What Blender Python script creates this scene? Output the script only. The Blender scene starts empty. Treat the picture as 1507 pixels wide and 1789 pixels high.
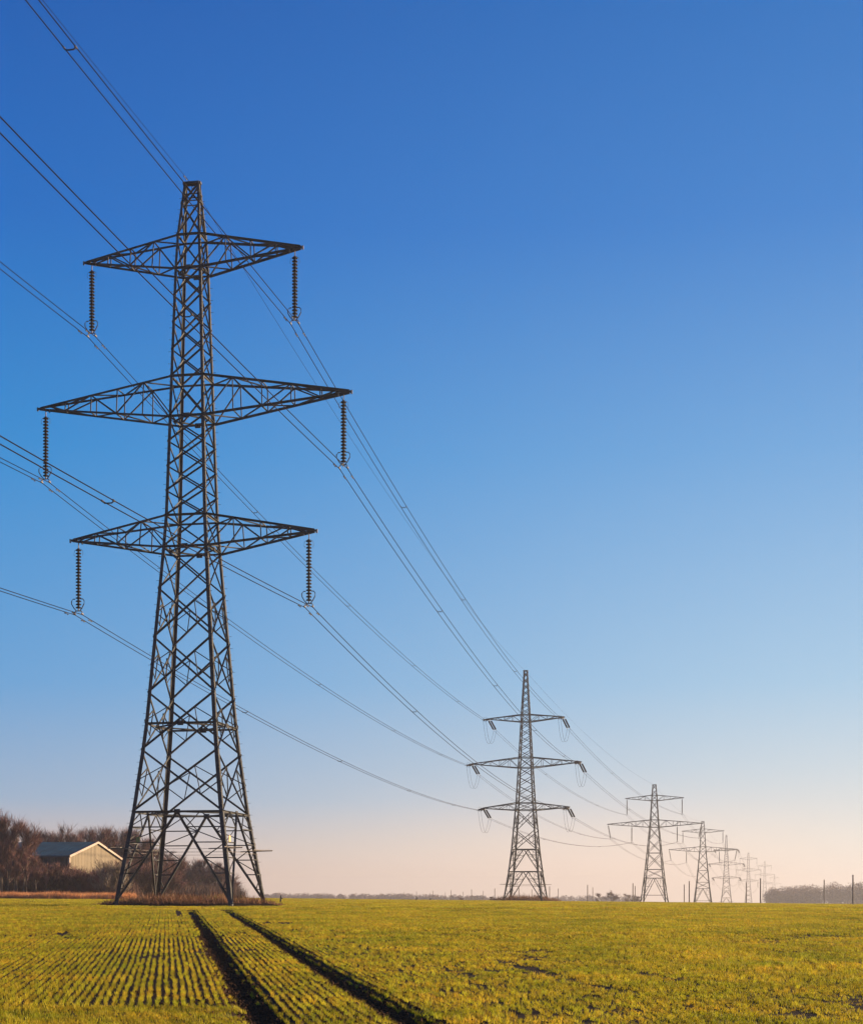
import bpy, math, random
import numpy as np
from mathutils import Vector, noise
R = math.radians
SC = bpy.context.scene
COL = SC.collection

# ---------------------------------------------------------------- camera, sky, sun, exposure
CAMZ = 1.7
FPX, CXP, HY = 2800.0, 753.5, 1572.0          # focal length and horizon in photo pixels (1507 x 1789)
cd = bpy.data.cameras.new('camera')
cam = bpy.data.objects.new('camera', cd); COL.objects.link(cam)
cam.location = (0, 0, CAMZ); cam.rotation_euler = (R(90), 0, 0)
cd.sensor_fit = 'VERTICAL'; cd.sensor_height = 24.0; cd.sensor_width = 24.0 * 1507 / 1789
cd.lens = FPX / 1789 * 24.0
cd.shift_y = (HY - 894.5) / 1789.0
cd.clip_start = 0.5; cd.clip_end = 20000
SC.camera = cam

SUN_ELEV, SUN_AZ = 11.5, 72.0                 # azimuth measured from the view direction towards the right
w = bpy.data.worlds.new('World'); SC.world = w; w.use_nodes = True
nt = w.node_tree; nt.nodes.clear()
def N(t, **k):
    n = nt.nodes.new(t)
    for a, b in k.items(): setattr(n, a, b)
    return n
out = N('ShaderNodeOutputWorld'); bg = N('ShaderNodeBackground')
sky = N('ShaderNodeTexSky', sky_type='NISHITA', sun_disc=False)
sky.sun_elevation = R(SUN_ELEV); sky.sun_rotation = R(SUN_AZ)
sky.air_density = 1.0; sky.dust_density = 1.0; sky.ozone_density = 2.0
tc = N('ShaderNodeTexCoord'); sx = N('ShaderNodeSeparateXYZ')
nt.links.new(tc.outputs['Generated'], sx.inputs[0])
def s2l(c): return [((v / 255) / 12.92 if v <= 10 else (((v / 255) + .055) / 1.055) ** 2.4) for v in c]
SKYGAIN = 2.42
def ramp(stops):
    r = N('ShaderNodeValToRGB'); r.color_ramp.interpolation = 'B_SPLINE' if False else 'LINEAR'
    e = r.color_ramp.elements
    while len(e) > 1: e.remove(e[-1])
    for i, (p, c) in enumerate(stops):
        q = e[0] if i == 0 else e.new(p)
        q.position = p; q.color = (*s2l(c), 1)
    return r
def el(y): return math.sin(math.atan((HY - y) / FPX))
LEFT = [(0.0, (232, 190, 170)), (el(1530), (220, 184, 168)), (el(1480), (198, 182, 180)), (el(1400), (142, 172, 204)), (el(1200), (88, 156, 212)),
        (el(800), (26, 134, 206)), (el(400), (0, 103, 190)), (el(0), (0, 86, 172)), (0.9, (0, 48, 112))]
RIGHT = [(0.0, (248, 236, 224)), (el(1530), (238, 232, 224)), (el(1480), (228, 229, 224)), (el(1400), (208, 218, 224)), (el(1200), (162, 199, 227)),
         (el(800), (110, 166, 218)), (el(400), (60, 130, 204)), (el(0), (36, 113, 190)), (0.9, (15, 62, 130))]
rl, rr = ramp(LEFT), ramp(RIGHT)
mz = N('ShaderNodeMath', operation='MAXIMUM'); mz.inputs[1].default_value = 0.0
nt.links.new(sx.outputs['Z'], mz.inputs[0])
nt.links.new(mz.outputs[0], rl.inputs[0]); nt.links.new(mz.outputs[0], rr.inputs[0])
mr = N('ShaderNodeMapRange', interpolation_type='SMOOTHSTEP')
mr.inputs['From Min'].default_value = -0.34; mr.inputs['From Max'].default_value = 0.34
nt.links.new(sx.outputs['X'], mr.inputs['Value'])
m1 = N('ShaderNodeMixRGB'); nt.links.new(mr.outputs[0], m1.inputs[0])
nt.links.new(rl.outputs[0], m1.inputs[1]); nt.links.new(rr.outputs[0], m1.inputs[2])
# the warm band low in the sky, strongest a little right of the view's centre
gz = N('ShaderNodeMapRange', interpolation_type='SMOOTHSTEP'); gz.inputs['From Min'].default_value = .085; gz.inputs['From Max'].default_value = .0
gz.inputs['To Max'].default_value = .55; nt.links.new(mz.outputs[0], gz.inputs['Value'])
gx = N('ShaderNodeMath', operation='SUBTRACT'); gx.inputs[1].default_value = .12; nt.links.new(sx.outputs['X'], gx.inputs[0])
ga = N('ShaderNodeMath', operation='ABSOLUTE'); nt.links.new(gx.outputs[0], ga.inputs[0])
gm = N('ShaderNodeMapRange', interpolation_type='SMOOTHSTEP'); gm.inputs['From Min'].default_value = .26; gm.inputs['From Max'].default_value = .0
nt.links.new(ga.outputs[0], gm.inputs['Value'])
gp = N('ShaderNodeMath', operation='MULTIPLY'); nt.links.new(gz.outputs[0], gp.inputs[0]); nt.links.new(gm.outputs[0], gp.inputs[1])
m0 = N('ShaderNodeMixRGB'); nt.links.new(gp.outputs[0], m0.inputs[0]); nt.links.new(m1.outputs[0], m0.inputs[1]); m0.inputs[2].default_value = (1.15, .80, .62, 1)
gain = N('ShaderNodeVectorMath', operation='SCALE'); gain.inputs['Scale'].default_value = SKYGAIN
nt.links.new(m0.outputs[0], gain.inputs[0])
m2 = N('ShaderNodeMixRGB'); m2.inputs[0].default_value = 0.98
nt.links.new(sky.outputs[0], m2.inputs[1]); nt.links.new(gain.outputs[0], m2.inputs[2])
nt.links.new(m2.outputs[0], bg.inputs[0]); bg.inputs[1].default_value = 0.15
nt.links.new(bg.outputs[0], out.inputs[0])

sl = bpy.data.lights.new('sun', 'SUN'); sl.energy = 5.0; sl.angle = R(0.6); sl.color = (1.0, 0.72, 0.42)
sun = bpy.data.objects.new('sun', sl); COL.objects.link(sun)
sd = Vector((math.sin(R(SUN_AZ)) * math.cos(R(SUN_ELEV)), math.cos(R(SUN_AZ)) * math.cos(R(SUN_ELEV)), math.sin(R(SUN_ELEV))))
sun.rotation_euler = sd.to_track_quat('Z', 'Y').to_euler()
SC.view_settings.view_transform = 'Standard'; SC.view_settings.look = 'None'
SC.view_settings.exposure = 1.5; SC.view_settings.gamma = 1.0
SC.render.film_transparent = False

# ---------------------------------------------------------------- helpers
def tag(o, label=None, cat=None, group=None, kind=None):
    if label:
        o['label'] = label
        if not 4 <= len(label.split()) <= 16: print('LABEL', len(label.split()), label)
    if cat: o['category'] = cat
    if group: o['group'] = group
    if kind: o['kind'] = kind
    return o
def empty(name, loc, rz=0):
    o = bpy.data.objects.new(name, None); COL.objects.link(o)
    o.location = loc; o.rotation_euler = (0, 0, rz); o.empty_display_size = 0.5
    return o
class MB:
    def __init__(s): s.v = []; s.f = []
    def add(s, vs, fs):
        b = len(s.v); s.v += [tuple(p) for p in vs]; s.f += [tuple(i + b for i in f) for f in fs]
    def box(s, c, d):
        x, y, z = c; a, b, e = d[0] / 2, d[1] / 2, d[2] / 2
        s.add([(x - a, y - b, z - e), (x + a, y - b, z - e), (x + a, y + b, z - e), (x - a, y + b, z - e),
               (x - a, y - b, z + e), (x + a, y - b, z + e), (x + a, y + b, z + e), (x - a, y + b, z + e)],
              [(0, 3, 2, 1), (4, 5, 6, 7), (0, 1, 5, 4), (1, 2, 6, 5), (2, 3, 7, 6), (3, 0, 4, 7)])
    def prof(s, p, q, poly, up=(0, 0, 1), poly2=None):
        p = Vector(p); q = Vector(q); d = q - p
        if d.length < 1e-6: return
        d.normalize(); u = Vector(up)
        x = d.cross(u)
        if x.length < 1e-3: x = d.cross(Vector((0, 1, 0)))
        x.normalize(); y = x.cross(d).normalized()
        poly2 = poly2 or poly; n = len(poly)
        vs = [p + x * a + y * b for a, b in poly] + [q + x * a + y * b for a, b in poly2]
        fs = [(i, (i + 1) % n, n + (i + 1) % n, n + i) for i in range(n)] + [tuple(range(n))[::-1], tuple(range(n, 2 * n))]
        s.add(vs, fs)
    def bar(s, p, q, w, h=None, up=(0, 0, 1)):
        h = h or w
        s.prof(p, q, [(-w / 2, -h / 2), (w / 2, -h / 2), (w / 2, h / 2), (-w / 2, h / 2)], up)
    def angle(s, p, q, w, up=(0, 0, 1), t=None):
        t = t or max(0.014, w * 0.16)
        a = w / 2
        s.prof(p, q, [(-a, -a), (a, -a), (a, -a + t), (-a + t, -a + t), (-a + t, a), (-a, a)], up)
    def tube(s, pts, r, n=6, r2=None, cap=True):
        pts = [Vector(p) for p in pts]; k = len(pts); b = len(s.v); vs = []
        for i, p in enumerate(pts):
            d = (pts[min(i + 1, k - 1)] - pts[max(i - 1, 0)])
            if d.length < 1e-9: d = Vector((0, 0, 1))
            d.normalize()
            ref = Vector((0, 0, 1)) if abs(d.z) < .95 else Vector((1, 0, 0))
            x = d.cross(ref).normalized(); y = x.cross(d)
            rr_ = r if r2 is None else r + (r2 - r) * i / max(1, k - 1)
            for j in range(n):
                a = 2 * math.pi * j / n
                vs.append(p + x * math.cos(a) * rr_ + y * math.sin(a) * rr_)
        fs = []
        for i in range(k - 1):
            for j in range(n):
                fs.append((i * n + j, i * n + (j + 1) % n, (i + 1) * n + (j + 1) % n, (i + 1) * n + j))
        if cap: fs.append(tuple(range(n))[::-1]); fs.append(tuple(range((k - 1) * n, k * n)))
        s.add(vs, fs)
    def build(s, name, mat, parent=None, loc=None, smooth=False):
        me = bpy.data.meshes.new(name); me.from_pydata(s.v, [], s.f)
        me.materials.append(mat)
        if smooth: me.polygons.foreach_set('use_smooth', [True] * len(me.polygons))
        me.update()
        o = bpy.data.objects.new(name, me); COL.objects.link(o)
        if parent: o.parent = parent
        if loc: o.location = loc
        return o

def mat(name, base, rough=.7, metal=0.0, var=.25, scale=3.0, trans=None, bump=0, vscale=(1, 1, 1), col2=None, detail=4, spec=None, band=(.35, .65), rand=0):
    m = bpy.data.materials.new(name); m.use_nodes = True; t = m.node_tree
    b = t.nodes['Principled BSDF']; b.inputs['Roughness'].default_value = rough; b.inputs['Metallic'].default_value = metal
    if spec is not None: b.inputs['Specular IOR Level'].default_value = spec
    geo = t.nodes.new('ShaderNodeNewGeometry'); mp = t.nodes.new('ShaderNodeMapping'); mp.inputs['Scale'].default_value = vscale
    t.links.new(geo.outputs['Position'], mp.inputs[0])
    nz = t.nodes.new('ShaderNodeTexNoise'); nz.inputs['Scale'].default_value = scale; nz.inputs['Detail'].default_value = detail
    t.links.new(mp.outputs[0], nz.inputs['Vector'])
    cr = t.nodes.new('ShaderNodeValToRGB'); cr.color_ramp.elements[0].position = band[0]; cr.color_ramp.elements[1].position = band[1]
    c2 = col2 or tuple(min(1, c * (1 + var)) for c in base)
    c1 = base if col2 else tuple(c * (1 - var) for c in base)
    cr.color_ramp.elements[0].color = (*c1, 1); cr.color_ramp.elements[1].color = (*c2, 1)
    t.links.new(nz.outputs[0], cr.inputs[0]); t.links.new(cr.outputs[0], b.inputs['Base Color'])
    if rand:
        oi = t.nodes.new('ShaderNodeObjectInfo'); hs = t.nodes.new('ShaderNodeHueSaturation'); rm = t.nodes.new('ShaderNodeMapRange')
        rm.inputs['To Min'].default_value = 1 - rand; rm.inputs['To Max'].default_value = 1 + rand * .7
        t.links.new(oi.outputs['Random'], rm.inputs['Value']); t.links.new(rm.outputs[0], hs.inputs['Value'])
        rh = t.nodes.new('ShaderNodeMapRange'); rh.inputs['To Min'].default_value = .475; rh.inputs['To Max'].default_value = .52
        mu = t.nodes.new('ShaderNodeMath'); mu.operation = 'FRACT'; m3 = t.nodes.new('ShaderNodeMath'); m3.operation = 'MULTIPLY'; m3.inputs[1].default_value = 17.3
        t.links.new(oi.outputs['Random'], m3.inputs[0]); t.links.new(m3.outputs[0], mu.inputs[0]); t.links.new(mu.outputs[0], rh.inputs['Value']); t.links.new(rh.outputs[0], hs.inputs['Hue'])
        t.links.new(cr.outputs[0], hs.inputs['Color']); cr_out = hs.outputs[0]; t.links.new(cr_out, b.inputs['Base Color'])
    else: cr_out = cr.outputs[0]
    if bump:
        bp = t.nodes.new('ShaderNodeBump'); bp.inputs['Strength'].default_value = bump; t.links.new(nz.outputs[0], bp.inputs['Height'])
        t.links.new(bp.outputs[0], b.inputs['Normal'])
    if trans:
        tr = t.nodes.new('ShaderNodeBsdfTranslucent'); mx = t.nodes.new('ShaderNodeMixShader'); mx.inputs[0].default_value = trans
        t.links.new(cr_out, tr.inputs[0]); t.links.new(b.outputs[0], mx.inputs[1]); t.links.new(tr.outputs[0], mx.inputs[2])
        t.links.new(mx.outputs[0], t.nodes['Material Output'].inputs[0])
    return m
M = dict(
    steel=mat('weathered_galvanised_steel', (.037, .038, .043), .6, 0, .45, 1.3, spec=.18),
    porcelain=mat('insulator_porcelain', (.008, .005, .006), .5, 0, .3, 5, spec=.2),
    fitting=mat('fitting_metal', (.15, .125, .11), .5, .3, .3, 8),
    horn=mat('horn_metal', (.05, .045, .045), .5, .4, .2, 8),
    cable=mat('weathered_conductor', (.010, .006, .006), .9, .0, .2, 2, spec=.05),
    sign=mat('olive_sign_plate', (.22, .20, .05), .6, 0, .2, 5),
    sign2=mat('yellow_sign_plate', (.42, .32, .16), .6, 0, .1, 5),
    wire=mat('barbed_wire', (.10, .085, .08), .6, .3, .3, 9),
    twig=mat('bare_twigs', (.112, .048, .044), .9, 0, .45, .9),
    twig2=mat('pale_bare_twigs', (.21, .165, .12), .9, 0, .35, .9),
    bark=mat('bark', (.085, .062, .048), .9, 0, .4, 3),
    crop=mat('winter_wheat', (.27, .268, .011), .6, 0, 0, .35, trans=.45, col2=(.46, .36, .02), spec=.2, rand=.36),
    drygrass=mat('dry_grass', (.44, .18, .075), .8, 0, 0, .8, trans=.35, col2=(.60, .30, .13)),
    bramble=mat('dead_bramble', (.10, .035, .022), .8, 0, 0, 1.2, trans=.2, col2=(.24, .11, .045)),
    roughgrass=mat('rough_grass', (.11, .12, .015), .8, 0, 0, 1.0, trans=.35, col2=(.24, .18, .04)),
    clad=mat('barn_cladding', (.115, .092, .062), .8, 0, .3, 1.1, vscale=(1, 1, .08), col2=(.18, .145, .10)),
    clad_shaded=mat('barn_cladding_shaded', (.014, .022, .045), .7, 0, .3, .8, vscale=(1, 1, .2), spec=.1),  # shade of the long side put into the colour as dark blue
    roof=mat('barn_roof_shaded', (.006, .045, .075), .7, 0, .3, .5, vscale=(1, 1, .3), spec=.12),  # blue of the shaded, sky-lit slope put into the base colour
    trim=mat('barn_trim', (.34, .26, .22), .5, 0, .05, 2),
    wall=mat('low_wall_render', (.34, .26, .08), .8, 0, .3, .9),
    clod=mat('soil_clod', (.05, .026, .014), .95, 0, .4, 6, spec=.1),
    post=mat('weathered_post', (.14, .11, .10), .7, 0, .2, 2),
)

# ---------------------------------------------------------------- ground
PROF = [(-6000, -6), (-200, -2), (-40, -.1), (0, 0), (23.8, -.04), (40, .20), (60, .56), (93, 1.0), (104, 1.15), (112, 1.22), (140, 1.33), (200, 1.44),
        (314, 1.62), (345, 1.62), (460, 1.0), (640, -.6), (1000, -3), (1427, -6), (2000, -5), (7000, -5)]
def prof(Y):
    for (a, za), (b, zb) in zip(PROF, PROF[1:]):
        if Y <= b:
            return za + (zb - za) * (Y - a) / (b - a)
    return PROF[-1][1]
def sprof(Y):
    d = min(6, max(1, abs(Y) * .05))
    return (prof(Y - d) + 2 * prof(Y) + prof(Y + d)) / 4
SH = 0.165
def shear(Y): return SH * min(max(Y, 0), 130)
def zg(X, Y):
    k = min(1, max(0, Y / 250)); k = k * k * (3 - 2 * k)
    z = sprof(Y) - .010 * max(-120, min(120, X)) * k
    u = X + shear(Y)
    if 10 < Y < 96:
        for c, a, b in ((1.38, 0, 95), (3.49, 0, 95)):
            d = abs(u - c)
            if d < .42: z -= .13 * (1 - (d / .42) ** 2)
    return z
def at(px, Y, py=None):
    """a ground point in the direction of a photo column, or the height of a photo pixel"""
    X = (px - CXP) * Y / FPX
    return Vector((X, Y, zg(X, Y))) if py is None else Vector((X, Y, CAMZ + (HY - py) * Y / FPX))

def ground():
    us = [-4000, -2600, -1500, -800, -400, -220, -130, -90, -65, -50] + list(np.arange(-40, -6, 3.0)) + list(np.arange(-6, .8, .9)) + \
         list(np.arange(.8, 4.2, .1)) + list(np.arange(4.4, 12, .9)) + list(np.arange(13, 60, 3)) + [65, 80, 100, 130, 180, 260, 400, 700, 1500, 2600, 4000]
    ys = [-4000, -2000, -500, -100, -30, 0] + list(np.arange(8, 130, .8)) + list(np.arange(131, 360, 5)) + \
         [370, 390, 420, 460, 500, 560, 640, 750, 900, 1100, 1400, 1800, 2500, 3200, 4000]
    vs = []
    for Y in ys:
        for u in us:
            X = u - shear(Y)
            z = zg(X, Y)
            if 0 < Y < 360 and abs(u) < 130:
                z += .02 * (noise.noise(Vector((X * .9, Y * .9, 3))))
            vs.append((X, Y, z))
    n = len(us); fs = [(j * n + i, j * n + i + 1, (j + 1) * n + i + 1, (j + 1) * n + i) for j in range(len(ys) - 1) for i in range(n - 1)]
    m = bpy.data.materials.new('field_soil'); m.use_nodes = True; t = m.node_tree; b = t.nodes['Principled BSDF']
    b.inputs['Roughness'].default_value = .95; b.inputs['Specular IOR Level'].default_value = .1
    geo = t.nodes.new('ShaderNodeNewGeometry')
    n1 = t.nodes.new('ShaderNodeTexNoise'); n1.inputs['Scale'].default_value = 9; n1.inputs['Detail'].default_value = 8
    n2 = t.nodes.new('ShaderNodeTexNoise'); n2.inputs['Scale'].default_value = .25; n2.inputs['Detail'].default_value = 6
    sp = t.nodes.new('ShaderNodeSeparateXYZ'); t.links.new(geo.outputs['Position'], sp.inputs[0])
    for q in (n1, n2): t.links.new(geo.outputs['Position'], q.inputs['Vector'])
    c1 = t.nodes.new('ShaderNodeValToRGB'); c1.color_ramp.elements[0].position = .3; c1.color_ramp.elements[1].position = .7
    c1.color_ramp.elements[0].color = (.012, .006, .004, 1); c1.color_ramp.elements[1].color = (.034, .017, .009, 1)
    t.links.new(n1.outputs[0], c1.inputs[0])
    c2 = t.nodes.new('ShaderNodeValToRGB'); c2.color_ramp.elements[0].position = .3; c2.color_ramp.elements[1].position = .7
    c2.color_ramp.elements[0].color = (.14, .11, .010, 1); c2.color_ramp.elements[1].color = (.24, .17, .015, 1)
    t.links.new(n2.outputs[0], c2.inputs[0])
    fr = t.nodes.new('ShaderNodeMapRange'); fr.inputs['From Min'].default_value = 95; fr.inputs['From Max'].default_value = 180
    t.links.new(sp.outputs['Y'], fr.inputs['Value'])
    mx = t.nodes.new('ShaderNodeMixRGB'); t.links.new(fr.outputs[0], mx.inputs[0]); t.links.new(c1.outputs[0], mx.inputs[1]); t.links.new(c2.outputs[0], mx.inputs[2])
    t.links.new(mx.outputs[0], b.inputs['Base Color'])
    bp = t.nodes.new('ShaderNodeBump'); bp.inputs['Strength'].default_value = .8; bp.inputs['Distance'].default_value = .05
    t.links.new(n1.outputs[0], bp.inputs['Height']); t.links.new(bp.outputs[0], b.inputs['Normal'])
    me = bpy.data.meshes.new('ground'); me.from_pydata(vs, [], fs); me.materials.append(m)
    me.polygons.foreach_set('use_smooth', [True] * len(me.polygons)); me.update()
    o = bpy.data.objects.new('ground', me); COL.objects.link(o); o['kind'] = 'structure'
ground()

# ---------------------------------------------------------------- stuff scattered with geometry nodes
def proto_mesh(name, blades, material):
    """blades: (x, y, height, width, lean x, lean y, yaw)"""
    v = []; f = []
    for x, y, h, wd, lx, ly, a in blades:
        cx, cy = math.cos(a) * wd / 2, math.sin(a) * wd / 2; b = len(v)
        v += [(x - cx, y - cy, 0), (x + cx, y + cy, 0), (x + cx * .8 + lx * .35, y + cy * .8 + ly * .35, h * .6), (x - cx * .8 + lx * .35, y - cy * .8 + ly * .35, h * .6), (x + lx, y + ly, h)]
        f += [(b, b + 1, b + 2, b + 3), (b + 3, b + 2, b + 4)]
    me = bpy.data.meshes.new(name); me.from_pydata(v, [], f); me.materials.append(material); me.update()
    return me
def scatter(name, pts, protos, label, cat='vegetation'):
    """pts: list of (x,y,z,rz,scale,which)"""
    col = bpy.data.collections.new(name + '_source')
    for i, me in enumerate(protos):
        o = bpy.data.objects.new('%s_blades' % name, me); col.objects.link(o)
    me = bpy.data.meshes.new(name); n = len(pts)
    me.vertices.add(n); arr = np.array(pts, dtype=np.float32)
    me.vertices.foreach_set('co', arr[:, :3].ravel())
    for k, j in (('rz', 3), ('sc', 4)):
        a = me.attributes.new(k, 'FLOAT', 'POINT'); a.data.foreach_set('value', arr[:, j].copy())
    a = me.attributes.new('pick', 'INT', 'POINT'); a.data.foreach_set('value', arr[:, 5].astype(np.int32))
    me.materials.append(protos[0].materials[0]); me.update()
    ob = bpy.data.objects.new(name, me); COL.objects.link(ob); tag(ob, label, cat, kind='stuff')
    g = bpy.data.node_groups.new(name, 'GeometryNodeTree')
    g.interface.new_socket('Geometry', in_out='INPUT', socket_type='NodeSocketGeometry')
    g.interface.new_socket('Geometry', in_out='OUTPUT', socket_type='NodeSocketGeometry')
    gi = g.nodes.new('NodeGroupInput'); go = g.nodes.new('NodeGroupOutput')
    ci = g.nodes.new('GeometryNodeCollectionInfo'); ci.inputs['Collection'].default_value = col
    ci.inputs['Separate Children'].default_value = True; ci.inputs['Reset Children'].default_value = True
    ip = g.nodes.new('GeometryNodeInstanceOnPoints'); ip.inputs['Pick Instance'].default_value = True
    def na(nm, ty):
        q = g.nodes.new('GeometryNodeInputNamedAttribute'); q.data_type = ty; q.inputs['Name'].default_value = nm
        return q.outputs['Attribute']
    cx = g.nodes.new('ShaderNodeCombineXYZ'); cs = g.nodes.new('ShaderNodeCombineXYZ')
    g.links.new(na('rz', 'FLOAT'), cx.inputs[2])
    s_ = na('sc', 'FLOAT')
    cs.inputs[0].default_value = 1; cs.inputs[1].default_value = 1; g.links.new(s_, cs.inputs[2])
    g.links.new(gi.outputs[0], ip.inputs['Points']); g.links.new(ci.outputs[0], ip.inputs['Instance'])
    g.links.new(na('pick', 'INT'), ip.inputs['Instance Index'])
    g.links.new(cx.outputs[0], ip.inputs['Rotation']); g.links.new(cs.outputs[0], ip.inputs['Scale'])
    g.links.new(ip.outputs[0], go.inputs[0])
    md = ob.modifiers.new('scatter', 'NODES'); md.node_group = g
    return ob
rnd = random.Random(4)
def row_segment(L, ntuft, nbl, h, wd, jit, sp):
    b = []
    for i in range(ntuft):
        y0 = (i + rnd.uniform(.2, .8)) * L / ntuft - L / 2; x0 = rnd.gauss(0, jit)
        if rnd.random() < .08: continue
        hh = h * rnd.uniform(.65, 1.15)
        for k in range(nbl):
            a = rnd.uniform(0, 6.28); l = rnd.uniform(.15, .9) * hh * sp
            b.append((x0 + rnd.gauss(0, .008), y0 + rnd.gauss(0, .012), hh * rnd.uniform(.6, 1.1), wd * rnd.uniform(.6, 1.2), math.cos(a) * l, math.sin(a) * l, rnd.uniform(0, 3.14)))
    return b
def in_view(X, Y, m=3.0): return -m - .285 * Y < X < m + .285 * Y
def crop():
    near = [proto_mesh('wheat_row', row_segment(.5, 9, 6, .085, .0095, .014, .8), M['crop']) for _ in range(8)]
    mid = [proto_mesh('wheat_row', row_segment(.7, 9, 6, .10, .016, .02, .8), M['crop']) for _ in range(8)]
    far = [proto_mesh('wheat_patch', [(rnd.uniform(-.6, .6), rnd.uniform(-.6, .6), rnd.uniform(.05, .13), rnd.uniform(.02, .04), rnd.gauss(0, .04), rnd.gauss(0, .04), rnd.uniform(0, 3.14)) for _ in range(150)], M['crop']) for _ in range(6)]
    ang = math.atan(SH)                      # rows lean left going away
    pts = []
    def cover(X, Y):
        a = noise.noise(Vector((X * .22, Y * .10, 1.0))); b = noise.noise(Vector((X * .9, Y * .4, 7.0)))
        return a * .6 + b * .4
    def add(X, Y, rz, pick, base=1.0, thr=-.33):
        c = cover(X, Y)
        if c < thr - .03 + .13 * noise.noise(Vector((X * 3, Y * 3, 2))) : 
            if rnd.random() < .65: return
        if Y < 62 and X + shear(Y) > 4.3:
            if noise.noise(Vector((X * 2.6, Y * 1.1, 11))) < -.38 + .002 * Y and rnd.random() < .8: return
        s = base * (1 + .7 * c) * rnd.uniform(.85, 1.15)
        pts.append((X, Y, zg(X, Y) - .004, rz, s, pick))
    def wheel(u, Y):
        for c, hw, a, b in ((1.38, .22, 0, 95), (3.49, .19, 0, 95), (.62, .12, 78, 95), (8.1, .15, 29, 39), (10.2, .12, 30, 36)):
            if a < Y < b and abs(u - c) < hw * (1 + .5 * noise.noise(Vector((Y * .9, c, u * 2))) + rnd.gauss(0, .14)): return True
        return False
    sp = .142
    for (y0, y1, seg, off, msc) in ((21, 52, .5, 0, 1), (52, 93.5, .7, 8, 1)):
        Y = y0
        while Y < y1:
            umin = -3 - .285 * Y + shear(Y); umax = 3 + .285 * Y + shear(Y)
            k = int(umin / sp)
            while k * sp < umax:
                u = k * sp; k += 1
                yy = Y + seg * (k % 5) / 5 * .9
                X = u - shear(yy)
                # headland: rows stop short in the near left corner
                if yy < 25.5 + .5 * noise.noise(Vector((X, 0, 0))) and u < 1.0: continue
                if wheel(u, yy): continue
                lush = min(1, max(0, (u - 4.5) / 5.0))
                wob = rnd.gauss(0, .010 + .05 * lush) + .03 * noise.noise(Vector((u * 5, yy * .15, 9)))
                add(X + wob, yy, ang + rnd.gauss(0, .03 + .5 * lush), rnd.randrange(8) + off, 1.0 + .12 * lush)
                if lush > .3 and rnd.random() < .55 * lush:
                    add(X + rnd.uniform(-.07, .07), yy + rnd.uniform(-.2, .2), rnd.uniform(0, 3.14), rnd.randrange(8) + off, .9)
            Y += seg
    # headland rows running across
    for y0, y1, off in ((16, 25.5, 0), (93.5, 97, 8)):
        Y = y0
        while Y < y1:
            X = -4 - .285 * Y
            while X < 4 + .285 * Y:
                u = X + shear(Y)
                if (y0 > 50 or u < 1.0) and not (y0 < 50 and wheel(u, Y)):
                    add(X, Y + rnd.gauss(0, .03), math.pi / 2 + rnd.gauss(0, .3), rnd.randrange(8) + off)
                X += .36
            Y += .16 if y0 < 50 else .5
    n = int(.57 * (175 ** 2 - 97 ** 2) / 2 * 1.5)
    for _ in range(n):
        Y = math.sqrt(rnd.uniform(96.5 ** 2, 175 ** 2)); X = rnd.uniform(-1, 1) * (.285 * Y + 4)
        if ((X + 16.9) / 7.2) ** 2 + ((Y - 111.6) / 6.6) ** 2 < 1: continue
        if X < -22.5 and abs(Y - (106.9 + (X + 23) * .16)) < .75 + .3 * noise.noise(Vector((X, 0, 4))) - .03 * (-23 - X): continue  # bare strip left in the crop to stand in for the pylon legs' shadow
        add(X, Y, rnd.uniform(0, 6.3), 16 + rnd.randrange(6), 1.0, -.42)
    n = int(.57 * (345 ** 2 - 175 ** 2) / 2 * .5)
    for _ in range(n):
        Y = math.sqrt(rnd.uniform(175 ** 2, 345 ** 2)); X = rnd.uniform(-1, 1) * (.285 * Y + 4)
        if X < -34 and Y > 176: continue
        add(X, Y, rnd.uniform(0, 6.3), 16 + rnd.randrange(6), 1.0, -.5)
    scatter('wheat_crop', pts, near + mid + far, 'young winter wheat sown in rows across the whole field', 'crop')
    print('crop instances', len(pts))
crop()

# ---------------------------------------------------------------- pylons
def interp(tab, z):
    if z <= tab[0][0]: return tab[0][1]
    for (a, va), (b, vb) in zip(tab, tab[1:]):
        if z <= b: return va + (vb - va) * (z - a) / (b - a)
    return tab[-1][1]

def disc_stack(mb, p, q, r, n, seg=10):
    p = Vector(p); q = Vector(q); d = (q - p); L = d.length; d.normalize()
    ref = Vector((0, 0, 1)) if abs(d.z) < .9 else Vector((1, 0, 0))
    x = d.cross(ref).normalized(); y = x.cross(d); st = L / n
    prof_ = []
    for i in range(n):
        t = i * st
        prof_ += [(t, r * .36), (t + st * .32, r * .38), (t + st * .42, r * .80), (t + st * .60, r), (t + st * .76, r * .95), (t + st * .79, r * .36)]
    b = len(mb.v)
    for t, rad in prof_:
        for j in range(seg):
            a = 2 * math.pi * j / seg
            mb.v.append(tuple(p + d * t + x * math.cos(a) * rad + y * math.sin(a) * rad))
    for i in range(len(prof_) - 1):
        for j in range(seg):
            mb.f.append((b + i * seg + j, b + i * seg + (j + 1) % seg, b + (i + 1) * seg + (j + 1) % seg, b + (i + 1) * seg + j))

def arc(c, rx, rz, a0, a1, n=12):
    return [Vector((c[0] + rx * math.cos(R(a0 + (a1 - a0) * i / n)), c[1], c[2] + rz * math.sin(R(a0 + (a1 - a0) * i / n)))) for i in range(n + 1)]

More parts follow.
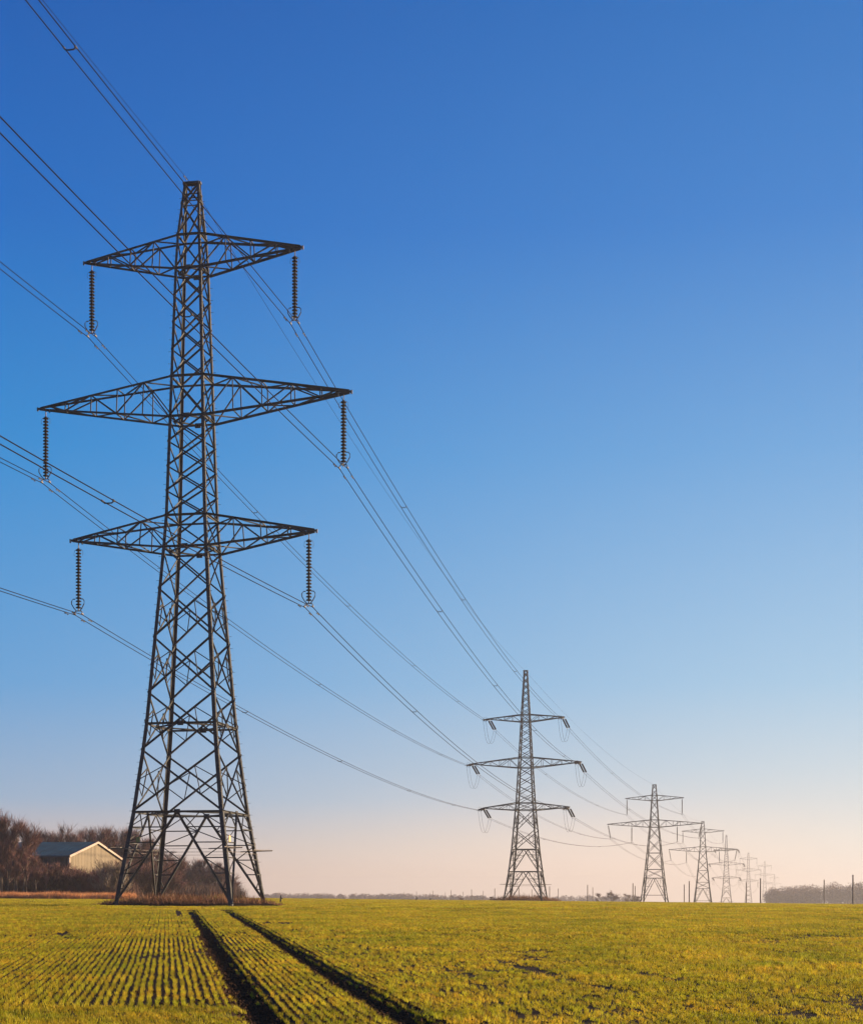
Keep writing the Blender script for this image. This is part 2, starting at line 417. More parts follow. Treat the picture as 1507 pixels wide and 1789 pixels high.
def hanging_string(parent, top, L, detail, lean=0.0, r=.205):
    """suspension insulator: discs, two arcing horns, yoke; conductors hang at top - L"""
    x, y, z = top; sx_ = lean
    m = MB(); b = (x + sx_, y, z - L)
    def along(t): return (x + sx_ * t, y, z - L * t)
    if detail:
        disc_stack(m, along(.09), along(.93), r, 19)
        o = m.build('insulator_string', M['porcelain'], parent)
        y2 = MB(); y2.bar(top, along(.10), .05, up=(0, 1, 0)); y2.build('hanger_rod', M['fitting'], o)
        y2 = MB(); y2.bar(along(.92), along(.965), .07, up=(0, 1, 0))
        yk = along(.965)
        y2.tube([(yk[0] - .30, y, yk[2] - .16), (yk[0] - .24, y, yk[2] + .01), (yk[0], y, yk[2] + .05), (yk[0] + .24, y, yk[2] + .01), (yk[0] + .30, y, yk[2] - .16)], .035, 6)
        for s in (-1, 1):
            y2.bar((yk[0] + s * .29, y - .17, yk[2] - .17), (yk[0] + s * .29, y + .17, yk[2] - .17), .07)
        y2.build('yoke', M['fitting'], o)
        for s in (-1, 1):
            h = MB(); cx = yk[0]
            pts = [Vector((cx + s * .10, y - .05, yk[2] + .0)), Vector((cx + s * .30, y - .1, yk[2] + .22)), Vector((cx + s * .46, y - .12, yk[2] + .50)), Vector((cx + s * .47, y - .12, yk[2] + .72)),
                   Vector((cx + s * .36, y - .1, yk[2] + .86)), Vector((cx + s * .20, y - .1, yk[2] + .86))]
            h.tube(pts, .034, 6); h.build('arcing_horn', M['horn'], o)
            h = MB(); tt = along(.10)
            h.tube([Vector((tt[0] + s * .05, y, tt[2] + .05)), Vector((tt[0] + s * .30, y, tt[2] - .1)), Vector((tt[0] + s * .34, y, tt[2] - .38)), Vector((tt[0] + s * .27, y, tt[2] - .5))], .013, 4)
            h.build('arcing_horn', M['horn'], o)
    else:
        m.tube([top, along(.08)], .04, 5); disc_stack(m, along(.08), along(.94), r * 1.05, 12, 7); m.tube([along(.94), b], .05, 5)
        m.bar((b[0] - .28, y, b[2]), (b[0] + .28, y, b[2]), .08)
        m.build('insulator_string', M['porcelain'], parent)

def make_pylon(name_loc, rz, spec, label, detail=2):
    root = empty('electricity_pylon', name_loc, rz)
    tag(root, label, 'pylon', 'steel lattice pylons carrying the power line')
    W = spec['width']; H = spec['top']; k = spec.get('bar', 1.0)
    def corner(z, i, inset=0):
        s = interp(W, z); d = interp(spec['depth'], z) if 'depth' in spec else s
        sx_, sy_ = ((-1, -1), (1, -1), (1, 1), (-1, 1))[i]
        return Vector((sx_ * (s / 2 - inset), sy_ * (d / 2 - inset), z))
    lv = [z for z, _ in W]
    # legs: angle section, opening towards the tower's axis
    for i in range(4):
        mb = MB(); sx_, sy_ = ((-1, -1), (1, -1), (1, 1), (-1, 1))[i]
        zs = sorted(set([-.6] + lv + [H]))
        for a, b in zip(zs, zs[1:]):
            wl = k * (.26 - .12 * (a / H)); p, q = corner(a, i), corner(b, i)
            if a < 0: p = corner(0, i) + (corner(0, i) - corner(3, i)) * .2
            t = .028 * k
            d = (q - p)
            mb.prof(p, q, [(0, 0), (-sx_ * wl, 0), (-sx_ * wl, sy_ * t), (-sx_ * t, sy_ * t), (-sx_ * t, sy_ * wl), (0, sy_ * wl)][::(1 if sx_ * sy_ > 0 else -1)], up=(0, -1, 0)) if False else None
            # two flanges, lying in the two faces that meet at this corner
            vx = Vector((-sx_, 0, 0)); vy = Vector((0, -sy_, 0))
            for u, n_ in ((vx, vy), (vy, vx)):
                vs = [p, p + u * wl, p + u * wl + n_ * t, p + n_ * t, q, q + u * wl, q + u * wl + n_ * t, q + n_ * t]
                if u is vy: vs = [v + n_ * 0.0 + u * t for v in vs]
                mb.add(vs, [(0, 1, 2, 3), (4, 7, 6, 5), (0, 4, 5, 1), (1, 5, 6, 2), (2, 6, 7, 3), (3, 7, 4, 0)])
        if detail >= 2 and i in (0, 1, 2, 3):
            z = 3.0; s = 1
            while z < H - .5:
                c = corner(z, i); dv = Vector((sx_, 0, 0)) if s > 0 else Vector((0, sy_, 0))
                mb.bar(c, c + dv * .19, .022); z += .42; s = -s
        mb.build('leg', M['steel'], root)
    # body bracing
    mb = MB()
    faces = ((0, 1), (1, 2), (2, 3), (3, 0))
    ups = ((0, -1, 0), (1, 0, 0), (0, 1, 0), (-1, 0, 0))
    def A(p, q, w_, up): (mb.angle if detail >= 1 else mb.bar)(p, q, w_ * k, up=up)
    for (a, b, kind) in spec['panels']:
        for fi, (i, j) in enumerate(faces):
            up = ups[fi]; L0, L1, R0, R1 = corner(a, i), corner(b, i), corner(a, j), corner(b, j)
            # keep the crossing members a little apart so that they do not share a plane
            o = Vector(up) * .05
            wd = .115 if (b - a) > 3 else .095
            if kind == 'X' or kind == 'XR':
                A(L0, R1, wd, up); A(R0 + o * -2, L1 + o * -2, wd, up)
                if kind == 'XR':
                    for (P0, P1, Q0, Q1) in ((L0, L1, R0, R1), (R0, R1, L0, L1)):
                        u_ = P1.lerp(Q0, .27); l_ = P0.lerp(Q1, .27); mid = P0.lerp(P1, .5)
                        A(u_, l_, .06, up); A(u_, mid, .06, up); A(l_, mid, .06, up)
            elif kind == 'K':
                mid = L1.lerp(R1, .5)
                n = spec.get('kn', 6)
                for (P0, P1) in ((L0, L1), (R0, R1)):
                    A(P0, mid, .14, up)
                    prev = None
                    for t in range(1, n):
                        f = t / n
                        g = f
                        p = P0.lerp(P1, g); q = P0.lerp(mid, g)
                        A(p, q, .07 if t > 1 else .06, up)
                        if prev is not None and (q - p).length > .25:
                            A(prev[0] if t % 2 else prev[1], q if t % 2 else p, .055, up)
                        prev = (p, q)
                    # top bay
                    A(P1.lerp(mid, .5), prev[1], .06, up); A(P1.lerp(mid, .5), prev[0], .06, up)
    for z in spec['rings']:
        for fi, (i, j) in enumerate(faces):
            A(corner(z, i), corner(z, j), .13, ups[fi])
            if z in spec.get('diaph', ()):
                mid = lambda e, f_: corner(z, e).lerp(corner(z, f_), .5)
                a, b = faces[fi]; c, d = faces[(fi + 1) % 4]
                mb.bar(mid(a, b), mid(c, d), .09 * k)
                mb.box(mid(a, b), (.42, .05, .34) if fi % 2 == 0 else (.05, .42, .34))
    mb.build('lattice_bracing', M['steel'], root)
    # cross arms, left and right halves
    tips = {}
    for ai, arm in enumerate(spec['arms']):
        zl, zu, zt, half, nb = arm[:5]
        for sg in (-1, 1):
            mb = MB()
            su, slw = interp(W, zu), interp(W, zl)
            def root_pt(up_, sy_):
                s = su if up_ else slw
                return Vector((sg * s / 2, sy_ * s / 2, zu if up_ else zl))
            def tip_pt(up_, sy_): return Vector((sg * half, sy_ * .06, zt + (.05 if up_ else -.05)))
            cw = .13 * k
            for up_ in (0, 1):
                for sy_ in (-1, 1):
                    mb.angle(root_pt(up_, sy_), tip_pt(up_, sy_), cw, up=(0, sy_, 0), t=.03)
            st = [(j_ / nb) for j_ in range(nb)] + [.93]
            def cp(up_, sy_, t): return root_pt(up_, sy_).lerp(tip_pt(up_, sy_), t)
            for j_ in range(nb):
                t0, t1 = st[j_], st[j_ + 1]
                for sy_ in (-1, 1):
                    if j_ > 0: mb.bar(cp(0, sy_, t0), cp(1, sy_, t0), .06 * k, up=(0, 1, 0))
                    if j_ % 2 == 0: mb.bar(cp(0, sy_, t0), cp(1, sy_, t1), .075 * k, up=(0, 1, 0))
                    else: mb.bar(cp(1, sy_, t0), cp(0, sy_, t1), .075 * k, up=(0, 1, 0))
                for up_ in (0, 1):
                    if j_ > 0: mb.bar(cp(up_, -1, t0), cp(up_, 1, t0), .06 * k)
                    q = 1 if (j_ + up_) % 2 else -1
                    mb.bar(cp(up_, q, t0), cp(up_, -q, t1), .07 * k)
            # tip plate and bright bolted end fittings
            mb.box((sg * (half - .1), 0, zt), (.5, .16, .12))
            for up_ in (0, 1):
                pass
            armo = mb.build('cross_arm', M['steel'], root)
            if detail >= 2:
                e = MB(); e.box((sg * (half + .16), -.06, zt - .05), (.10, .10, .26)); e.build('end_bracket', M['fitting'], armo)
                e = MB(); e.box((sg * (half - .75), -.12, zt - .22), (.09, .09, .24)); e.build('end_bracket', M['fitting'], armo)
            ins = arm[5]
            hx = half - .42
            if ins == 'hang':
                hanging_string(root, (sg * hx, 0, zt - .12), spec['ins'], detail >= 2)
                tips[(ai, sg)] = [('s', Vector((sg * hx, 0, zt - .12 - spec['ins'] - (.06 if detail >= 2 else 0))))]
            elif ins == 'slant':
                hanging_string(root, (sg * (half - .15), 0, zt - .1), spec['ins'] * .9, False, lean=-sg * .75)
                tips[(ai, sg)] = [('s', Vector((sg * (half - .9), 0, zt - .1 - spec['ins'] * .9)))]
                hx2 = arm[6]; f = (hx2 - slw / 2) / (half - slw / 2); zz = zl + (zt - zl) * f
                zu2 = zu + (zt - zu) * f
                m2 = MB(); m2.bar((sg * hx2, 0, zu2), (sg * hx2, 0, zz - .05), .1 * k, up=(0, 1, 0)); m2.bar((sg * hx2, -1.1, zz), (sg * hx2, 1.1, zz), .1); m2.build('hanger', M['steel'], armo)
                hanging_string(root, (sg * hx2, 0, zz - .05), spec['ins'], False)
                tips[(ai + 10, sg)] = [('s', Vector((sg * hx2, 0, zz - .05 - spec['ins'])))]
            elif ins == 'tension':
                res = []
                for dy, dz, ln in ((-1, -.5, 3.0), (1, -2.1, 3.0)):
                    # twin strings in line with the conductors, on the near and on the far side
                    a0 = Vector((sg * (half - .25) , dy * .2, zt - .05)); dirv = Vector((-.15 if dy < 0 else .75, dy * ln, dz)).normalized()
                    a1 = a0 + dirv * 3.4
                    side = Vector((.24, 0, 0))
                    for s_ in (-1, 1):
                        m2 = MB(); disc_stack(m2, a0 + dirv * .5 + side * s_, a1 - dirv * .35 + side * s_, .18, 12, 7)
                        io = m2.build('insulator_string', M['porcelain'], root)
                    m3 = MB(); m3.bar(a0, a0 + dirv * .45, .07); m3.bar(a0 + dirv * .45 - side * 1.2, a0 + dirv * .45 + side * 1.2, .07); m3.build('yoke', M['fitting'], io); m3 = MB()
                    m3.bar(a1 - dirv * .3 - side * 1.2, a1 - dirv * .3 + side * 1.2, .07)
                    for s_ in (-1, 1): m3.bar(a1 - dirv * .3 + side * s_, a1 + side * s_, .05)
                    m3.build('yoke', M['fitting'], io)
                    if dy < 0:
                        m4 = MB(); m4.tube(arc((0, 0, 0), .45, .45, 0, 330, 14), .02, 5)
                        m4.v = [tuple(Vector(v) + a1 - dirv * .6 + Vector((0, 0, .1))) for v in m4.v]
                        m4.build('arcing_horn', M['horn'], io)
                    res.append(a1)
                tips[(ai, sg)] = [('n', res[0]), ('f', res[1])]
                for s_ in (-1, 1):
                    m2 = MB(); off = Vector((s_ * .27, 0, 0)); p, q = res[0] + off, res[1] + off
                    low = min(p.z, q.z) - 2.9
                    cc = []
                    for t in range(15):
                        f = t / 14; b_ = p.lerp(q, f); b_.z -= (1 - (abs(2 * f - 1) ** 2.2)) * (b_.z - low); cc.append(b_)
                    m2.tube(cc, .022, 5); m2.build('jumper_cable', M['cable'], root)
    # peak: cross bars at the very top
    mb = MB()
    c = [corner(H, i) for i in range(4)]
    for a, b in ((0, 1), (2, 3), (1, 2), (3, 0)): mb.bar(c[a], c[b], .16 * k, .14 * k)
    for z in spec.get('peak_rings', ()):
        for a, b in faces: mb.bar(corner(z, a), corner(z, b), .06)
    if detail >= 2:
        mb.bar((0, 0, H), (0, 0, H - .45), .05); mb.box((-.5, -.1, H - .02), (.2, .3, .16))
    mb.build('peak', M['steel'], root)
    tips['e'] = [('s', Vector((0, 0, H - .1)))]
    # anti climbing guard: barbed strands on brackets that reach out past the legs
    gz = spec.get('guard')
    if gz:
        g = MB()
        for z, e in ((gz, .9), (gz + .16, 1.05), (gz - .22, .45)):
            s = interp(W, z) / 2 + .03
            if z == gz + .16: continue
            for sy_ in (-1, 1):
                g.bar((-s, sy_ * s, z), (s, sy_ * s, z), .022); g.bar((sy_ * s, -s, z + .03), (sy_ * s, s, z + .03), .022)
        s = interp(W, gz) / 2
        for i in range(4):
            sx_, sy_ = ((-1, -1), (1, -1), (1, 1), (-1, 1))[i]
            c0 = Vector((sx_ * s, sy_ * s, gz))
            g.bar(c0 - Vector((sx_ * 1.2, 0, 0)) + Vector((0, sy_ * .12, 0)), c0 + Vector((sx_ * 1.15, sy_ * .12, .06)), .09, .07)
            g.bar(c0 + Vector((sx_ * .14, -sy_ * 1.2, .10)), c0 + Vector((sx_ * .14, sy_ * 1.0, .10)), .08, .06)
            for t in range(7):
                e_ = c0 + Vector((sx_ * (.2 + t * .14), sy_ * .12, 0)); g.bar(e_ + Vector((0, -.3, .05)), e_ + Vector((0, .35, .10)), .02)
            for t in range(5):
                g.bar(c0 + Vector((sx_ * (.2 + t * .2), sy_ * -.5, .12)), c0 + Vector((sx_ * (.2 + t * .2), sy_ * .6, .12)), .014)
        g.build('climbing_guard', M['wire'], root)
    if detail >= 2:
        for (i, z, m_, dx, d) in ((0, 4.4, 'sign', .55, (.30, .03, .34)), (1, 4.45, 'sign2', -.5, (.26, .03, .34)), (2, 4.2, 'horn', .03, (.04, .3, .3))):
            c_ = corner(z, i); s = MB()
            if i == 0: s.box((c_.x + .85, c_.y - .06, z), d)
            elif i == 1: s.box((c_.x + .06, c_.y + .75, z), (.03, .42, .42))
            else: s.box((c_.x + .1, c_.y - .5, z), d)
            s.build('warning_plate', M[m_], root)
    M4 = None
    rot = lambda p: Vector((p.x * math.cos(rz) - p.y * math.sin(rz), p.x * math.sin(rz) + p.y * math.cos(rz), p.z)) + Vector(name_loc)
    return {kk: {a: rot(p) for a, p in vv} for kk, vv in tips.items()}

SUSP = dict(top=50.35, ins=5.1, bar=1.1,
    width=[(0, 8.30), (6.3, 6.45), (10.6, 5.45), (12.4, 5.08), (14.56, 4.75), (18.4, 4.17), (21.8, 3.66), (24.7, 3.24), (26.9, 2.96), (33.8, 2.54), (36.6, 2.38), (44.15, 1.92), (46.5, 1.68), (50.35, 1.12)],
    depth=[(0, 8.30), (6.3, 6.45), (10.6, 5.45), (12.4, 5.08), (14.56, 4.75), (18.4, 4.17), (21.8, 3.66), (24.7, 3.24), (26.9, 2.96), (33.8, 2.54), (36.6, 2.38), (44.15, 1.92), (46.5, 1.68), (50.35, .30)],
    panels=[(0, 6.3, 'K'), (6.3, 10.6, 'XR'), (10.6, 14.56, 'XR'), (14.56, 18.4, 'XR'), (18.4, 21.8, 'XR'), (21.8, 24.7, 'X'), (24.7, 26.9, 'X')]
        + [(26.9 + i * 1.725, 26.9 + (i + 1) * 1.725, 'X') for i in range(4)] + [(33.8, 36.6, 'X')]
        + [(36.6 + i * 1.8875, 36.6 + (i + 1) * 1.8875, 'X') for i in range(4)] + [(44.15, 46.5, 'X'), (46.5, 48.85, 'X'), (48.85, 50.3, 'X')],
    rings=[6.3, 12.4, 24.7, 26.9, 33.8, 36.6, 44.15, 46.5], diaph=(6.3, 12.4, 24.7, 33.8, 44.15), peak_rings=(49.0, 49.5),
    arms=[(44.15, 46.5, 45.35, 7.8, 4, 'hang'), (33.8, 36.6, 35.2, 11.25, 5, 'hang'), (24.7, 26.9, 25.75, 8.8, 4, 'hang')], guard=3.75)
TENS = dict(top=45.1, dev=0.10, bar=1.15,
    width=[(0, 7.7), (5.75, 5.95), (10.1, 5.0), (17.8, 3.75), (19.2, 3.5), (26.1, 2.75), (28.1, 2.55), (35.1, 1.85), (36.5, 1.72), (45.1, .75)],
    panels=[(0, 5.75, 'K'), (5.75, 10.1, 'K'), (10.1, 13.9, 'XR'), (13.9, 17.8, 'XR'), (17.8, 19.2, 'X')]
        + [(19.2 + i * 1.725, 19.2 + (i + 1) * 1.725, 'X') for i in range(4)] + [(26.1, 28.1, 'X')]
        + [(28.1 + i * 1.4, 28.1 + (i + 1) * 1.4, 'X') for i in range(5)] + [(35.1, 36.5, 'X')] + [(36.5 + i * 1.2, 36.5 + (i + 1) * 1.2, 'X') for i in range(7)],
    rings=[5.75, 10.1, 17.8, 19.2, 26.1, 28.1, 35.1, 36.5], kn=4,
    arms=[(35.1, 36.5, 35.85, 7.6, 4, 'tension'), (26.1, 28.1, 27.05, 10.9, 5, 'tension'), (17.8, 19.2, 18.3, 8.6, 4, 'tension')], guard=3.2)
LOW = dict(top=33.8, ins=4.6, bar=1.05,
    width=[(0, 7.3), (2.1, 6.75), (7.0, 5.6), (9.5, 5.05), (14.2, 4.1), (21.6, 2.75), (23.7, 2.4), (29.2, 1.75), (30.8, 1.55), (33.8, 1.0)],
    panels=[(0, 7.0, 'K'), (7.0, 9.5, 'X'), (9.5, 14.2, 'X'), (14.2, 18, 'X'), (18, 21.6, 'X'), (21.6, 23.7, 'X'), (23.7, 26.5, 'X'), (26.5, 29.2, 'X'), (29.2, 30.8, 'X'), (30.8, 32.3, 'X'), (32.3, 33.8, 'X')],
    rings=[2.1, 7.0, 9.5, 14.2, 21.6, 23.7, 29.2, 30.8], kn=3,
    arms=[(29.2, 30.8, 29.95, 8.3, 4, 'hang'), (21.6, 23.7, 22.6, 13.5, 6, 'slant', 6.5)])
def loc(px, Y, topy=None, H=None):
    p = at(px, Y)
    if topy is not None: p.z = at(px, Y, topy).z - H
    return (p.x, p.y, p.z)
TH = R(-9.9)
T1 = make_pylon(loc(336, 112, 322, 50.3), TH, SUSP, 'largest and nearest lattice pylon, dark steel, with six long hanging insulator strings', 2)
T2 = make_pylon(loc(918, 314, 1172, 45.1), R(-13), TENS, 'second nearest pylon, with looped jumper cables hanging under its three arms', 1)
T3 = make_pylon(loc(1142.5, 460, 1371, 33.8), R(-14.5), LOW, 'third nearest pylon, squat, with a short upper arm and one very wide lower arm', 0)
T4 = make_pylon(loc(1227, 640, 1435, 33.8), R(-13), LOW, 'fourth nearest pylon, pale in the haze, with one very wide lower arm', 0)
FAR = dict(TENS); FAR['bar'] = 1.05
T5 = make_pylon(loc(1268, 1010, 1459, 45.1), R(-12), FAR, 'fifth nearest pylon, faint three armed tower just right of the fourth', 0)
FS = dict(SUSP); FS['bar'] = 1.0
T6 = make_pylon(loc(1306.5, 1427, 1490, 50.35), R(-13), FS, 'sixth nearest pylon, very faint in the glowing haze', 0)
FS2 = dict(FS); FS2['bar'] = 1.0
T7 = make_pylon(loc(1335, 1850, 1505, 50.35), R(-13), FS2, 'seventh pylon, almost lost in the haze left of the far wood', 0)
T8 = make_pylon(loc(1352, 2755, 1528, 50.35), R(-13), FS2, 'farthest and smallest pylon, barely visible above the left end of the far wood', 0)

# ---------------------------------------------------------------- cables between the pylons
def span(p, q, sag, label, r=.02, twin=True, spacers=(), ends=(1, 1), nseg=48, clip=0.0):
    """one phase: two parallel conductors with spacers and vibration dampers"""
    d = (q - p); L = d.length; h = Vector((d.x, d.y, 0)).normalized(); side = Vector((h.y, -h.x, 0))
    mid = p.lerp(q, .5); root = empty('power_cable', mid)
    tag(root, label, 'power cable', 'power cables strung between the pylons')
    def pt(t, off=0.0):
        v = p.lerp(q, t) + side * off; v.z -= 4 * sag * t * (1 - t); return v - mid
    offs = (-.275, .275) if twin else (0,)
    for o in offs:
        m = MB(); m.tube([pt(i / nseg, o) for i in range(nseg + 1)], r, 5, cap=True); m.build('conductor', M['cable'], root)
    for t in spacers:
        m = MB(); a, b = pt(t, -.275), pt(t, .275); dn = Vector((0, 0, -.10))
        m.tube([a, a + side * .10 + dn, b - side * .10 + dn, b], .035, 5)
        m.tube([a - h * .12, a + h * .12], .05, 6); m.tube([b - h * .12, b + h * .12], .05, 6)
        m.build('spacer', M['horn'], root)
    for e, t0, sg in ((ends[0], 0, 1), (ends[1], 1, -1)):
        if not e: continue
        for o in offs:
            t = t0 + sg * 1.5 / L; m = MB(); c = pt(t, o)
            m.tube([c, c + Vector((0, 0, -.09))], .03, 5); m.tube([c + Vector((0, 0, -.09)) - h * .24, c + Vector((0, 0, -.09)) + h * .24], .012, 4)
            for s in (-1, 1):
                e0 = c + Vector((0, 0, -.09)) + h * s * .17; m.tube([e0, e0 + h * s * .13], .045, 6)
            m.build('vibration_damper', M['fitting'], root)
    return root
NAMES = {0: 'top', 1: 'middle', 2: 'bottom'}
T0d = Vector((-35.3, -202, -1.4))
SP0 = {(0, 1): (.192, .46), (0, -1): (.33,), (1, 1): (.163, .42), (1, -1): (.35,), (2, 1): (.182, .44), (2, -1): (.30,)}
SP1 = {(0, 1): (.20, .385, .64), (0, -1): (.205, .405, .62, .83), (1, 1): (.20, .40, .62, .86), (1, -1): (.40, .63, .84), (2, 1): (.20, .40, .63, .84), (2, -1): (.205, .405, .63, .84)}
for ai in range(3):
    for sg in (-1, 1):
        sd_ = 'left' if sg < 0 else 'right'
        p = T1[(ai, sg)]['s']
        span(p, p + T0d, (2.0, 2.2, 2.6)[ai] if sg > 0 else 2.3, 'twin cable leaving the left photo edge from the largest pylon %s %s arm' % (NAMES[ai], sd_), .027, spacers=SP0[(ai, sg)])
        span(p, T2[(ai, sg)]['n'], 3.0 if sg > 0 else 2.3, 'twin cable from the %s %s arm of the largest pylon to the second pylon' % (NAMES[ai], sd_), .027, spacers=SP1[(ai, sg)])
e = T1['e']['s']
span(e, e + T0d, 2.2, 'single earth cable rising to the upper left from the peak of the largest pylon', .016, twin=False)
span(e, T2['e']['s'], 3.0, 'thin earth cable from the peak of the largest pylon to the second', .014, twin=False)
def link(A_, B_, keys, na, nb, r, sag, a_side, b_side, sp=()):
    for ka, kb, nm in keys:
        for sg in (-1, 1):
            sd_ = 'left' if sg < 0 else 'right'
            p = A_[(ka, sg)][a_side]; q = B_[(kb, sg)][b_side]
            span(p, q, sag, 'twin cable from the %s %s position of the %s to the %s pylon' % (nm, sd_, na, nb), r, spacers=sp, ends=(0, 0), nseg=32)
    span(A_['e']['s'], B_['e']['s'], sag * .8, 'single earth cable between %s and %s pylon peaks' % (na, nb), r * .6, twin=False, ends=(0, 0), nseg=32)
K23 = ((0, 0, 'top'), (1, 1, 'middle'), (2, 11, 'bottom')); K33 = ((0, 0, 'top'), (1, 1, 'outer lower'), (11, 11, 'inner lower')); K35 = ((0, 0, 'top'), (1, 1, 'outer lower'), (11, 2, 'inner lower'))
K55 = ((0, 0, 'top'), (1, 1, 'middle'), (2, 2, 'bottom'))
link(T2, T3, K23, 'second', 'third', .024, 3.0, 'f', 's', (.3, .7))
link(T3, T4, K33, 'third', 'fourth', .026, 3.0, 's', 's')
link(T4, T5, K35, 'fourth', 'fifth', .028, 7.0, 's', 'n')
link(T5, T6, K55, 'fifth', 'sixth', .03, 7.0, 'f', 's')
link(T6, T7, K55, 'sixth', 'seventh', .03, 7.0, 's', 's')

# ---------------------------------------------------------------- mounds and rough growth round the pylon feet
def mound(name, cx, cy, rx, ry, h):
    m = MB(); n = 48; rings = 7; vs = []; fs = []
    for k_ in range(rings + 1):
        f = k_ / rings
        for j in range(n):
            a = 2 * math.pi * j / n
            e_ = 1 + .16 * noise.noise(Vector((math.cos(a) * 1.7, math.sin(a) * 1.7, cx)))
            X = cx + rx * f * e_ * math.cos(a); Y = cy + ry * f * e_ * math.sin(a)
            z = zg(X, Y) + h * (1 - f ** 4) * (.7 + .5 * noise.noise(Vector((X * .8, Y * .8, 0)))) - (.05 if k_ == rings else 0)
            vs.append((X, Y, z))
    for k_ in range(rings):
        for j in range(n): fs.append((k_ * n + j, (k_ + 1) * n + j, (k_ + 1) * n + (j + 1) % n, k_ * n + (j + 1) % n))
    m.add(vs, fs)
    o = m.build(name, mat(name + '_earth', (.016, .009, .006), 1, 0, .3, 4, spec=.02), None, smooth=True); o['kind'] = 'structure'
mound('earth_mound', -16.8, 111.3, 6.6, 5.2, .36)
def stems(kind, n, hmin, hmax, wd, rad, material):
    r_ = random.Random(hash(kind) % 97 if False else len(kind))
    return [proto_mesh(kind, [(r_.uniform(-rad, rad), r_.uniform(-rad, rad), r_.uniform(hmin, hmax), wd * r_.uniform(.6, 1.3), r_.gauss(0, .22) * hmax, r_.gauss(0, .22) * hmax, r_.uniform(0, 3.14)) for _ in range(n)], material) for _ in range(4)]
def ellipse_pts(cx, cy, rx, ry, n, npro, smin=.5, smax=1.3, h=.25):
    P_ = []
    for _ in range(n):
        a = rnd.uniform(0, 6.28); f = math.sqrt(rnd.random()) * (1.03 if cx > 0 or math.sin(a) > -.1 else .84)
        X = cx + rx * f * math.cos(a); Y = cy + ry * f * math.sin(a)
        s = rnd.uniform(smin, smax) * (1.15 - .6 * f ** 3) * (1 + .6 * noise.noise(Vector((X * .7, Y * .7, 5))))
        P_.append((X, Y, zg(X, Y) + h * max(0, (1 - f ** 4)) * .7, rnd.uniform(0, 6.28), s, rnd.randrange(npro)))
    return P_
br = stems('bramble_stems', 14, .25, 1.0, .03, .35, M['bramble'])
rg = stems('rough_grass_blades', 26, .15, .55, .03, .4, M['roughgrass'])
scatter('dead_bramble', ellipse_pts(-16.8, 111.8, 6.2, 5.0, 1000, 4, .22, .8), br, 'reddish dead bramble and weed stems round the feet of the largest pylon', 'bramble')
scatter('rough_grass', ellipse_pts(-16.4, 113.0, 5.4, 3.9, 420, 4, .5, 1.1), rg, 'uncut rough grass inside the legs of the largest pylon', 'grass')
p2 = at(918, 314)
scatter('weed_patch', ellipse_pts(p2.x, 314, 6.5, 5, 420, 4, .6, 1.5), br, 'brown weeds round the feet of the second pylon', 'weeds')
# strip of dry grass along the field's left edge
dg = stems('dry_grass_tuft', 40, .3, 1.1, .035, .6, M['drygrass'])
P_ = []
for _ in range(2600):
    px = rnd.uniform(-120, 232); Y = 178 + rnd.random() ** 1.5 * 14 + (max(0, px - 60) * .02); p = at(px, Y)
    P_.append((p.x, p.y, p.z, rnd.uniform(0, 6.28), rnd.uniform(.35, .85) * (1 + .5 * noise.noise(Vector((p.x * .5, p.y * .5, 0)))), rnd.randrange(4)))
scatter('dry_grass', P_, dg, 'orange dry grass in a strip before the bare trees', 'grass')

# clods of earth thrown up in and beside the wheel tracks
def clod_mesh(seed):
    r_ = random.Random(seed); v = []; f = []
    for _ in range(5):
        c = Vector((r_.uniform(-.12, .12), r_.uniform(-.15, .15), .005)); s = r_.uniform(.012, .038); b = len(v)
        for a in range(5): v.append(tuple(c + Vector((math.cos(a * 1.257) * s * r_.uniform(.7, 1.3), math.sin(a * 1.257) * s * r_.uniform(.7, 1.3), 0))))
        for a in range(5): v.append(tuple(c + Vector((math.cos(a * 1.257 + .4) * s * .7, math.sin(a * 1.257 + .4) * s * .7, s * r_.uniform(.6, 1.1)))))
        v.append(tuple(c + Vector((0, 0, s * 1.2))))
        for a in range(5):
            f += [(b + a, b + (a + 1) % 5, b + 5 + (a + 1) % 5, b + 5 + a), (b + 5 + a, b + 5 + (a + 1) % 5, b + 10)]
    me = bpy.data.meshes.new('clods'); me.from_pydata(v, [], f); me.materials.append(M['clod']); return me
P_ = []
for _ in range(5200):
    Y = 22 + rnd.random() ** 1.6 * 60; c = rnd.choice((1.38, 3.49)); u = c + rnd.gauss(0, .17 if rnd.random() < .8 else .8)
    X = u - shear(Y)
    if in_view(X, Y, 1): P_.append((X, Y, zg(X, Y) - .01, rnd.uniform(0, 6.28), rnd.uniform(.5, 1.5), rnd.randrange(4)))
scatter('soil_clods', P_, [clod_mesh(i) for i in range(4)], 'dark clods of earth lying in and beside the wheel tracks', 'clods')
